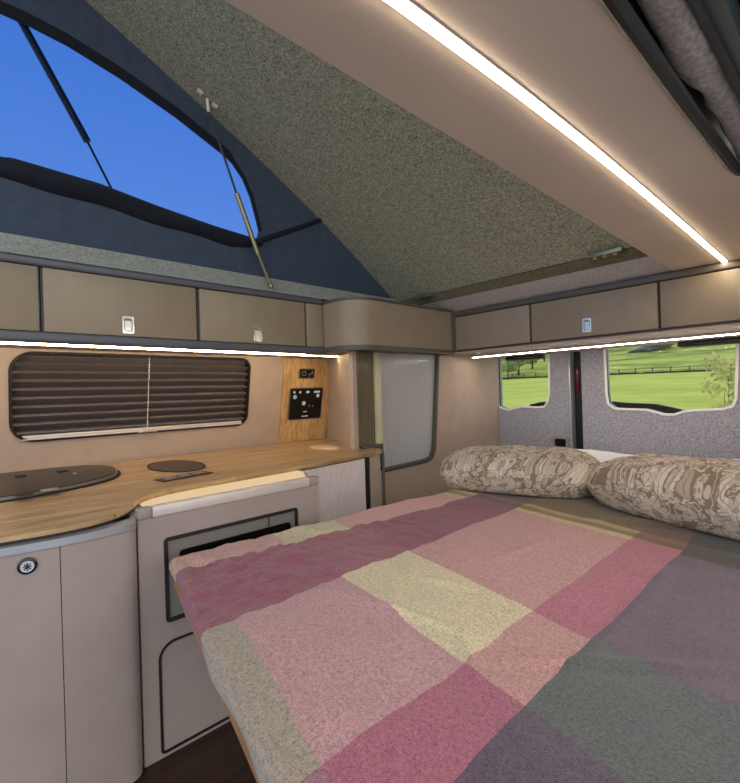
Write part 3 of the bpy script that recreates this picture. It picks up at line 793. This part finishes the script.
for y, z, r in ((1.795, 1.033, .013), (1.685, .985, .014), (1.73, .965, .003), (1.76, .965, .003)):
    onwall(lambda b: cyl(b, (-2.519, y, z), (-2.5175, y, z), r, n=16), 'symbol', M['icon'], cp)
for y, w, z, h in ((1.605, .014, 1.052, .014), (1.65, .014, 1.052, .014), (1.71, .024, 1.052, .014), (1.785, .05, 1.052, .014), (1.70, .05, .895, .007), (1.70, .028, .925, .007)):
    onwall(lambda b: prism(b, [(y-w/2, z), (y+w/2, z), (y+w/2, z+h), (y-w/2, z+h)], 'x', -2.519, -2.5178), 'symbol', M['icon'], cp)
onwall(lambda b: cyl(b, (-2.519, 1.612, 1.028), (-2.5165, 1.612, 1.028), .014, n=16), 'blue_button', M['iconblue'], cp)
dp = thing('display_module', 'small black display with rounded corners above the control panel', 'display', (-2.45, 1.72, 1.15))
onwall(lambda b: ring(b, rrect(1.662, 1.784, 1.148, 1.214, .010, 4), rrect(1.669, 1.777, 1.155, 1.207, .008, 4), 'x', -2.5275, -2.520), 'bezel', M['trimolive'], dp)
onwall(lambda b: prism(b, rrect(1.669, 1.777, 1.155, 1.207, .008, 4), 'x', -2.5275, -2.523), 'screen', M['gloss'], dp)
for y0, y1, z0, z1 in ((1.685, 1.715, 1.168, 1.195), (1.735, 1.752, 1.163, 1.183), (1.758, 1.768, 1.175, 1.198)):
    onwall(lambda b: ring(b, rrect(y0, y1, z0, z1, .002, 2), rrect(y0+.004, y1-.004, z0+.004, z1-.004, .001, 2), 'x', -2.523, -2.5222), 'symbol', M['greysatin'], dp)

# ------------------------------------------------------------------ bed
def yf(x): return .424-.19*(x+1.32)-.010*max(0, math.sin(math.pi*(x+1.32)/.95))          # foot edge of the bed
bb = thing('bed_platform', 'wooden bed platform with a pale ply edge under the blanket', 'bed', (-.6, 1.5, 0))
bm = NEW(); prism(bm, [(-1.292, yf(-1.292)+.004), (.10, yf(.10)+.004), (.10, 3.04), (-1.20, 3.04)], 'z', .522, .562); mesh_obj('board', bm, M['bedply'], bb)
for x0, x1 in ((-1.15, -1.11), (-.10, -.06)):
    bm = NEW(); box(bm, x0, x1, 1.3, 3.0, 0, .522); mesh_obj('support', bm, M['bedply'], bb)
bm = NEW(); box(bm, -1.255, .095, .62, 3.03, .5622, .580, .008, 3)
for v in bm.verts:
    if v.co.y < 1.0: v.co.y = yf(v.co.x)+.03+(v.co.y-.62)
tag(mesh_obj('mattress', bm, M['linen'], loc=(-.6, 1.6, .556)), 'thin mattress in a white sheet under the check blanket', 'mattress')

# blanket: draped over the foot and kitchen-side edges
ZT = .594
def curl(p, r=.016):
    """arc length p from the drape end -> (inward distance, drop)"""
    drop = .014; q = p-drop
    if q < 0: return 0., r-q*1.
    L = r*math.pi/2
    if q < L: a = q/r; return r*(1-math.cos(a)), r*(1-math.sin(a))
    return r+q-L, 0.
bm = NEW(); NX, NY = 290, 320
rows = []
def gridp(i, n, L):
    f = i/n; return (f**1.35)*L
for j in range(NY+1):
    q = gridp(j, NY, 1.72); row = []
    iy, dy = curl(q)
    for i in range(NX+1):
        p = gridp(i, NX, 1.45)
        ix, dx = curl(p)
        yy = .40+iy
        xl = -1.318+.06*(yy-.42) + .008*math.sin(yy*9)
        x = xl+ix; y = yf(x)+iy
        if dx > 0 and dy > 0:
            d = max(dx, dy)
        else: d = dx+dy
        z = ZT-d
        e = 1-min(1, d/.02)
        h = .0045*noise.fractal(Vector((x*5, y*5, 1)), 1., 2., 3)
        h += .008*max(0, noise.noise(Vector((x*2.2+3, y*9-x*4, 4))))
        if x < -.8:                                           # rumpled stripe along the kitchen side
            k = min(1, (-.8-x)/.12)*max(0, 1-(y-.4)/1.1)*min(1, p/.09)*min(1, q/.06)
            h += .017*k*noise.fractal(Vector((x*11+y*5, y*15, 7)), 1., 2., 3)
        # a few long soft folds
        for (x0, y0, x1, y1, w, a) in ((-.86, .60, -.40, .70, .010, .005), (-.84, .90, -.70, .76, .010, .006), (-.72, .80, -.60, .84, .009, .006), (-.52, .70, -.40, .58, .010, .006), (-.30, .60, -.30, 1.3, .014, .006), (-.66, .95, -.60, 1.3, .012, .005), (-.44, .62, -.12, .9, .012, .006), (-.80, .78, -.62, .64, .010, .005)):
            dxy = Vector((x1-x0, y1-y0)); tt = max(0, min(1, ((x-x0)*dxy.x+(y-y0)*dxy.y)/dxy.length_squared))
            dist = math.hypot(x-x0-dxy.x*tt, y-y0-dxy.y*tt)
            h += 1.5*a*math.exp(-(dist/(w*1.35))**2)*math.sin(math.pi*min(1, max(0, tt*.98+.01)))
        z += max(h, -.004)*e
        if d > .016: y -= .004*math.sin(x*23)*(dy > 0); x -= .004*math.sin(y*21)*(dx > 0)
        row.append(bm.verts.new((x, y, z)))
    rows.append(row)
for j in range(NY):
    for i in range(NX): bm.faces.new((rows[j][i], rows[j][i+1], rows[j+1][i+1], rows[j+1][i]))
b = mesh_obj('check_blanket', bm, M['blanket'], loc=(0, 0, .556), angle=180, solid=False)
so = b.modifiers.new('solid', 'SOLIDIFY'); so.thickness = .006; so.offset = -1
tag(b, 'woollen blanket in large pink, cream and grey checks covering the bed', 'blanket')

def pillow(name, c, ang, L, W, H, zb, m, label, group, seed, tilt=0., sag=0.):
    bm = NEW(); n = 44; top, bot = [], []
    ca, sa = math.cos(math.radians(ang)), math.sin(math.radians(ang))
    def pt(u, v, s):
        px = u*L*(1-.13*abs(v)**2.5)
        py = v*W*(1-.16*abs(u)**4)
        e = max(0, (1-abs(u)**4.5))**.5*max(0, (1-abs(v)**2.6))**.5
        wr = .010*noise.fractal(Vector((u*3+seed, v*3, seed)), 1., 2., 3)*(e**.5)
        wr += .010*noise.noise(Vector((u*9+seed, v*4, 2+seed)))*(1-e)*min(1, e*4)
        if s > 0: z = zb+H*.40+H*.60*e+wr
        else: z = zb+H*.40-H*.40*min(1, e*1.9)
        z += tilt*v*W
        return Vector((c[0]+px*ca-py*sa, c[1]+px*sa+py*ca, z))
    def g(i): 
        f = -1+2*i/n; return math.sin(f*math.pi/2)
    for j in range(n+1):
        top.append([bm.verts.new(pt(g(i), g(j), 1)) for i in range(n+1)])
    for j in range(n+1):
        bot.append([top[j][i] if i in (0, n) or j in (0, n) else bm.verts.new(pt(g(i), g(j), -1)) for i in range(n+1)])
    for j in range(n):
        for i in range(n):
            bm.faces.new((top[j][i], top[j][i+1], top[j+1][i+1], top[j+1][i]))
            bm.faces.new((bot[j][i], bot[j+1][i], bot[j+1][i+1], bot[j][i+1]))
    o = mesh_obj(name, bm, m, loc=(c[0], c[1], zb), angle=180)
    return tag(o, label, 'pillow', group)
g_ = 'patterned pillows at the head of the bed'
pillow('pillow', (-1.04, 1.87), 17, .35, .232, .170, .602, M['floral'], 'taupe floral pillow against the beige side wall, below the smaller rear window', g_, 1.3)
pillow('pillow', (-.252, 1.812), -17, .458, .235, .182, .602, M['floral'], 'taupe floral pillow below the wide rear window', g_, 5.1)
g_ = 'white pillows behind the patterned ones'
pillow('pillow', (-.93, 2.38), 0, .40, .20, .115, .586, M['linen'], 'white pillow behind the floral pillow at the side wall', g_, 2.2)
pillow('pillow', (-.12, 2.40), 0, .395, .20, .125, .586, M['linen'], 'white pillow behind the floral pillow under the wide rear window', g_, 8.2)

# ------------------------------------------------------------------ rear doors
def rear_door(nm, x0, x1, win, label, z0=.02, z1=1.33):
    d = bpy.data.objects.new(nm, None); COL.objects.link(d); d.location = ((x0+x1)/2, 3.1, 0); ORIGIN[nm] = Vector(d.location); struct(d, label)
    bm = NEW(); prism(bm, [(x0, z0), (x1, z0), (x1+.0, z1), (x0, z1)], 'y', 3.10, 3.16, [win]); mesh_obj('felt_panel', bm, M['doorfelt'], d)
    bm = NEW(); ring(bm, offset(win, -.009), offset(win, .004), 'y', 3.094, 3.103); mesh_obj('window_frame', bm, M['rim'], d)
    bm = NEW(); ring(bm, offset(win, -.002), offset(win, .002), 'y', 3.105, 3.13); mesh_obj('reveal', bm, M['black'], d)
    bm = NEW(); prism(bm, win, 'y', 3.130, 3.133); mesh_obj('pane', bm, M['glass'], d)
    return d
WL = [(-1.874, .905), (-1.83, .886), (-1.785, .877), (-1.74, .893), (-1.68, .905), (-1.55, .900), (-1.505, .905), (-1.482, .935), (-1.466, 1.0), (-1.462, 1.30), (-1.874, 1.30)]
WR = [(-1.078, .99), (-1.07, .925), (-1.035, .897), (-1.00, .893), (-.85, .889), (-.805, .876), (-.76, .862), (-.71, .862), (-.665, .880), (-.62, .888), (-.48, .897), (-.44, .912), (-.425, .95), (-.408, 1.30), (-1.082, 1.30)]
dl = rear_door('door_1', -1.90, -1.312, WL, 'rear door with the smaller window, grey felt lining')
dr = rear_door('door_2', -1.238, .13, WR, 'rear door with the wide window, grey felt lining')
bm = NEW(); prism(bm, [(-1.70, .86), (-1.47, .86), (-1.46, .935), (-1.58, .932), (-1.66, .915)], 'y', 3.195, 3.24); mesh_obj('outer_panel', bm, M['black'], dl)
bm = NEW(); prism(bm, [(-1.09, .84), (-.64, .84), (-.66, .872), (-.74, .895), (-.84, .918), (-1.0, .925), (-1.09, .935)], 'y', 3.195, 3.24); mesh_obj('outer_panel', bm, M['black'], dr)
bm = NEW(); box(bm, -1.322, -1.308, 3.088, 3.16, .02, 1.33, .003); mesh_obj('edge_strip', bm, M['silver'], dl)
for d, x0, x1 in ((dl, -1.74, -1.48), (dr, -.66, -.16)):
    bm = NEW(); box(bm, x0, x1, 2.98, 3.085, 1.248, 1.2775, .01); mesh_obj('blind_cassette', bm, M['black'], d)
bm = NEW(); ring(bm, rrect(-1.452, -1.335, .606, .692, .02, 4), rrect(-1.433, -1.35, .621, .677, .014, 4), 'y', 3.085, 3.10)
s1 = len(bm.faces); prism(bm, rrect(-1.433, -1.35, .621, .677, .014, 4), 'y', 3.096, 3.10); setmat(bm, s1, 1)
mesh_obj('latch_handle', bm, [M['aludull'], M['gloss']], dl)
bm = NEW(); box(bm, -1.320, -1.232, 3.17, 3.25, .02, 1.33); struct(mesh_obj('trim_11', bm, M['black']), 'black weather seal between the rear doors')
for nm, x0, x1, z0, z1, m in (('trim_12', -1.306, -1.280, 1.0, 1.19, 'redlens'), ('trim_13', -1.30, -1.245, .56, .60, 'amberlens')):
    bm = NEW(); box(bm, x0, x1, 3.155, 3.169, z0, z1, .004); struct(mesh_obj(nm, bm, M[m]))

# ------------------------------------------------------------------ sliding door header (top right)
bm = NEW(); path = smooth([(-.205, -.8, 1.552), (-.200, .64, 1.552), (-.190, 1.0, 1.552), (-.176, 1.33, 1.552), (-.170, 1.375, 1.552), (-.155, 1.388, 1.552), (-.09, 1.393, 1.552), (.12, 1.395, 1.552)], 1) if False else [(-.205, -.8, 1.552), (-.200, .64, 1.552), (-.190, 1.0, 1.552), (-.176, 1.33, 1.552), (-.170, 1.375, 1.552), (-.155, 1.388, 1.552), (-.09, 1.393, 1.552), (.12, 1.395, 1.552)]
tube(bm, path, .0125, 10); struct(mesh_obj('trim_14', bm, M['black']), 'black rubber seal of the sliding door opening')
bm = NEW(); box(bm, -.212, -.196, -.8, 1.39, 1.565, 1.70); box(bm, -.196, .16, -.8, 1.42, 1.70, 1.72); struct(mesh_obj('trim_15', bm, M['darkmetal']))
bm = NEW(); pts, rad = [], []
for k in range(60):
    y = -.7+k*.0352
    r = .031+.006*noise.noise(Vector((y*4, 0, 2)))
    x = -.163+.012*max(0, y-.6)
    if y > .98: r *= .82; x += .006
    pts.append((x, y, 1.592)); rad.append(r)
tube(bm, pts, rad, 20)
for v in bm.verts: v.co += Vector((noise.noise(v.co*40), noise.noise(v.co*40+Vector((9, 0, 0))), noise.noise(v.co*40+Vector((0, 5, 0)))))*.006
tag(mesh_obj('fleece_curtain', bm, M['fleece'], loc=(-.16, .4, 1.58), angle=180), 'rolled grey fleece curtain tucked along the sliding door header', 'curtain')
bm = NEW(); tube(bm, [(-.140, -.8, 1.570), (-.136, .7, 1.570), (-.124, 1.01, 1.570), (-.108, 1.39, 1.570)], .0065, 8); struct(mesh_obj('trim_16', bm, M['darkmetal']))
bm = NEW(); prism(bm, [(-.132, 1.578), (-.104, 1.574), (-.098, 1.60), (-.128, 1.64)], 'y', -.8, 1.42); struct(mesh_obj('trim_17', bm, M['paint']), 'grey-green painted door track')
bm = NEW(); prism(bm, [(-.090, 1.59), (-.03, 1.575), (.10, 1.60), (.10, 1.68), (-.09, 1.68)], 'y', -.8, 1.42); struct(mesh_obj('trim_18', bm, M['paint']))

# ------------------------------------------------------------------ outdoors
def terrain(x, y):
    z = -.65+.0445*max(0, y-11)
    if y > 86: z += .09*(y-86)+.0004*(y-86)**2
    z += .35*noise.noise(Vector((x*.04, y*.04, 3)))*min(1, max(0, (y-30)/30))
    return z
def land(name, y0, y1, m, nx=90, ny=60, x0=-160, x1=90):
    bm = NEW(); g = [[bm.verts.new((x0+(x1-x0)*i/nx, y0+(y1-y0)*j/ny, terrain(x0+(x1-x0)*i/nx, y0+(y1-y0)*j/ny))) for i in range(nx+1)] for j in range(ny+1)]
    for j in range(ny):
        for i in range(nx): bm.faces.new((g[j][i], g[j][i+1], g[j+1][i+1], g[j+1][i]))
    return mesh_obj(name, bm, m, angle=180, solid=False)
struct(land('ground_meadow', 10, 87, M['grass'], x0=-220), 'flat green meadow outside the rear windows')
M['gravel'] = felt('bounce_gravel', srgb(196, 190, 180), .25, 25)  # pale ground added out of view, bounces neutral light through the open door
struct(land('ground_bounce', -40, 10, M['gravel'], 30, 20, -40, 40), 'unseen pale gravel added to bounce neutral light into the van')
struct(land('hill_slope', 87, 230, M['hill'], x0=-260), 'grassy hillside rising behind the fence')

fn = thing('field_fence', 'long post and wire fence across the foot of the hillside', 'fence', (-30, 86, 2))
xs = [-72+2.6*k for k in range(30)]
for x in xs:
    bm = NEW(); z = terrain(x, 86); box(bm, x-.07, x+.07, 85.9, 86.1, z-.2, z+1.1, .01); mesh_obj('post', bm, M['fence'], fn)
bm = NEW()
for h in (.5, .95): tube(bm, [(x, 86, terrain(x, 86)+h) for x in xs], .035, 5)
mesh_obj('wire', bm, M['fence'], fn)
bm = NEW(); prev = None
for k in range(120):
    x = -80+.75*k; z = terrain(x, 86.5); h = .3+.2*noise.noise(Vector((x, 1, 1)))
    row = [bm.verts.new(p) for p in ((x, 86.3, z-.3), (x, 86.4, z+h), (x, 86.9, z+h), (x, 87.1, z-.3))]
    if prev:
        for i in range(3): bm.faces.new((prev[i], prev[i+1], row[i+1], row[i]))
    prev = row
tag(mesh_obj('field_wall', bm, M['stonewall'], loc=(-30, 86.5, 2), solid=False), 'low mossy field wall along the foot of the fence', 'wall')

def leaves(bm, c, rad, n, size, sq=1.):
    c = Vector(c)
    for _ in range(n):
        d = Vector((random.gauss(0, 1), random.gauss(0, 1), random.gauss(0, 1))).normalized()
        p = c+Vector((d.x*rad[0], d.y*rad[1], d.z*rad[2]))*(random.random()**.35)
        a = Vector((random.gauss(0, 1), random.gauss(0, 1), random.gauss(0, 1))).normalized(); b_ = a.orthogonal().normalized()
        s = size*random.uniform(.6, 1.3)
        vs = [bm.verts.new(p+a*s), bm.verts.new(p+b_*s*.5), bm.verts.new(p-a*s), bm.verts.new(p-b_*s*.5)]
        bm.faces.new(vs)
def tree(x, y, h, r, label, n=900):
    z = terrain(x, y)
    t = thing('field_tree', label, 'tree', (x, y, z), 'trees behind the field fence')
    bm = NEW(); tube(bm, [(x, y, z-.3), (x+.1, y, z+h*.4), (x, y, z+h*.8)], [r*.09, r*.07, r*.03], 8); mesh_obj('trunk', bm, M['bark'], t)
    bm = NEW()
    for k in range(9):
        o = Vector((random.uniform(-.6, .6)*r, random.uniform(-.6, .6)*r, h*random.uniform(.42, .85)))
        leaves(bm, Vector((x, y, z))+o, (r*.5, r*.5, h*.18), n//9, r*.12)
    mesh_obj('crown', bm, M['leaf'], t, solid=False)
def at(px, y):      # bearing of a photo column at depth y
    r = (-st*442+ct*(px-370), ct*442+st*(px-370)); return r[0]/r[1]*y
for px, y, h, r, lb in ((508, 84, 3.6, 2.0, 'leafy tree at the left rim of the smaller rear window'),
                        (519, 93, 5.8, 3.0, 'tallest round tree seen through the smaller rear window'),
                        (533, 106, 4.8, 2.8, 'leafy tree right of the tallest one in the smaller rear window'),
                        (545, 122, 5.6, 3.2, 'leafy tree at the right rim of the smaller rear window')):
    tree(at(px, y), y, h, r, lb)
# wooded slope far behind the trees
bm = NEW()
for k in range(70):
    x = at(random.uniform(488, 560), 148)+random.uniform(-3, 3); y = 148+random.uniform(-10, 14); z = terrain(x, y)
    leaves(bm, (x, y, z+2.6), (3.3, 3.3, 3.6), 70, .75)
o = mesh_obj('woodland', bm, M['leaf'], loc=(at(520, 148), 148, 7), solid=False); o['kind'] = 'stuff'; tag(o, 'woodland covering the far slope behind the trees', 'woodland')
# scree
xr = at(652, 130); bm = NEW(); bmesh.ops.create_icosphere(bm, subdivisions=4, radius=1)
for v in bm.verts:
    n_ = v.co.copy(); v.co = Vector((v.co.x*5.4, v.co.y*4, v.co.z*1.4))*(1+.35*noise.fractal(n_*2, 1, 2, 4))
    v.co.z += v.co.x*.22
    v.co += Vector((xr, 130, terrain(xr, 130)+.2))
tag(mesh_obj('rock_outcrop', bm, M['rock'], loc=(xr, 130, terrain(xr, 130))), 'grey rock outcrop on the hillside in the wide rear window', 'rock')
xb, yb = at(728, 6.2), 6.2
bs = thing('bush', 'yellow-green bush close outside the wide rear window', 'bush', (xb, yb, terrain(xb, yb)))
zb = terrain(xb, yb); bm = NEW()
for k in range(6):
    a = random.uniform(0, 6.28); tube(bm, [(xb, yb, zb-.1), (xb+.05+.08*math.cos(a), yb+.1*math.sin(a), zb+.9), (xb+.1+.14*math.cos(a), yb+.2*math.sin(a), zb+1.75)], [.008, .005, .002], 6)
mesh_obj('stems', bm, M['bark'], bs)
bm = NEW()
for k in range(26): leaves(bm, (xb+random.uniform(-.10, .6), yb+random.uniform(-.3, .3), zb+random.uniform(1.1, 1.92)), (.13, .2, .13), 100, .028)
mesh_obj('foliage', bm, M['leaf2'], bs, solid=False)

# ------------------------------------------------------------------ daylight
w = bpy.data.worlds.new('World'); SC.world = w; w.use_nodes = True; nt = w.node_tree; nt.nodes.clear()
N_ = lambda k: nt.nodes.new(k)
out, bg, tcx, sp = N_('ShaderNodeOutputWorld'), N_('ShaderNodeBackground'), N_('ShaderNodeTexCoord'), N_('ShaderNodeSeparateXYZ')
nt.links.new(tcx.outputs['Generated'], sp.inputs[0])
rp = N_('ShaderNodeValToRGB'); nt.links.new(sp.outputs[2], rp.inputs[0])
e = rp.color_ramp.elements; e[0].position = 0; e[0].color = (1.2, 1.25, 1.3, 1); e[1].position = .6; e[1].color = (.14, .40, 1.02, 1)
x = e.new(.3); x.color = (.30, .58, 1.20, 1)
# unseen bright cloud bank added on the sliding-door side to light the interior
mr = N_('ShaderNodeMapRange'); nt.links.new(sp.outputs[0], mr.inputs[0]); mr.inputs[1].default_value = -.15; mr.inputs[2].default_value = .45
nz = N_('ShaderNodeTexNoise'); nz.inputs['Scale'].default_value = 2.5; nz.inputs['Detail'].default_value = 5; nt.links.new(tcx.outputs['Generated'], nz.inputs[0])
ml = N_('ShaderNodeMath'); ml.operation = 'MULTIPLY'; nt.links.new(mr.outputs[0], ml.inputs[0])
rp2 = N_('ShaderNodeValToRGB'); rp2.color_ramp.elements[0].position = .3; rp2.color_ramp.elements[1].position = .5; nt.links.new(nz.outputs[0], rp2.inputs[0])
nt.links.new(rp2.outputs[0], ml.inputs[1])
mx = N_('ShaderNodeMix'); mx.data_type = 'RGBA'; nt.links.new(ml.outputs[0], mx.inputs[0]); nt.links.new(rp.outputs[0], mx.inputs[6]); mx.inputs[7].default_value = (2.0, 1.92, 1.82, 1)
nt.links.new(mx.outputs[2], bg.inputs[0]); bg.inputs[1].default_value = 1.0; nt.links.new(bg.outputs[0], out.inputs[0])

SC.view_settings.view_transform = 'Standard'; SC.view_settings.look = 'None'; SC.view_settings.gamma = 1
SC.view_settings.use_curve_mapping = False; SC.view_settings.exposure = 0.
SC.cycles.max_bounces = 10; SC.cycles.diffuse_bounces = 6; SC.cycles.transparent_max_bounces = 16
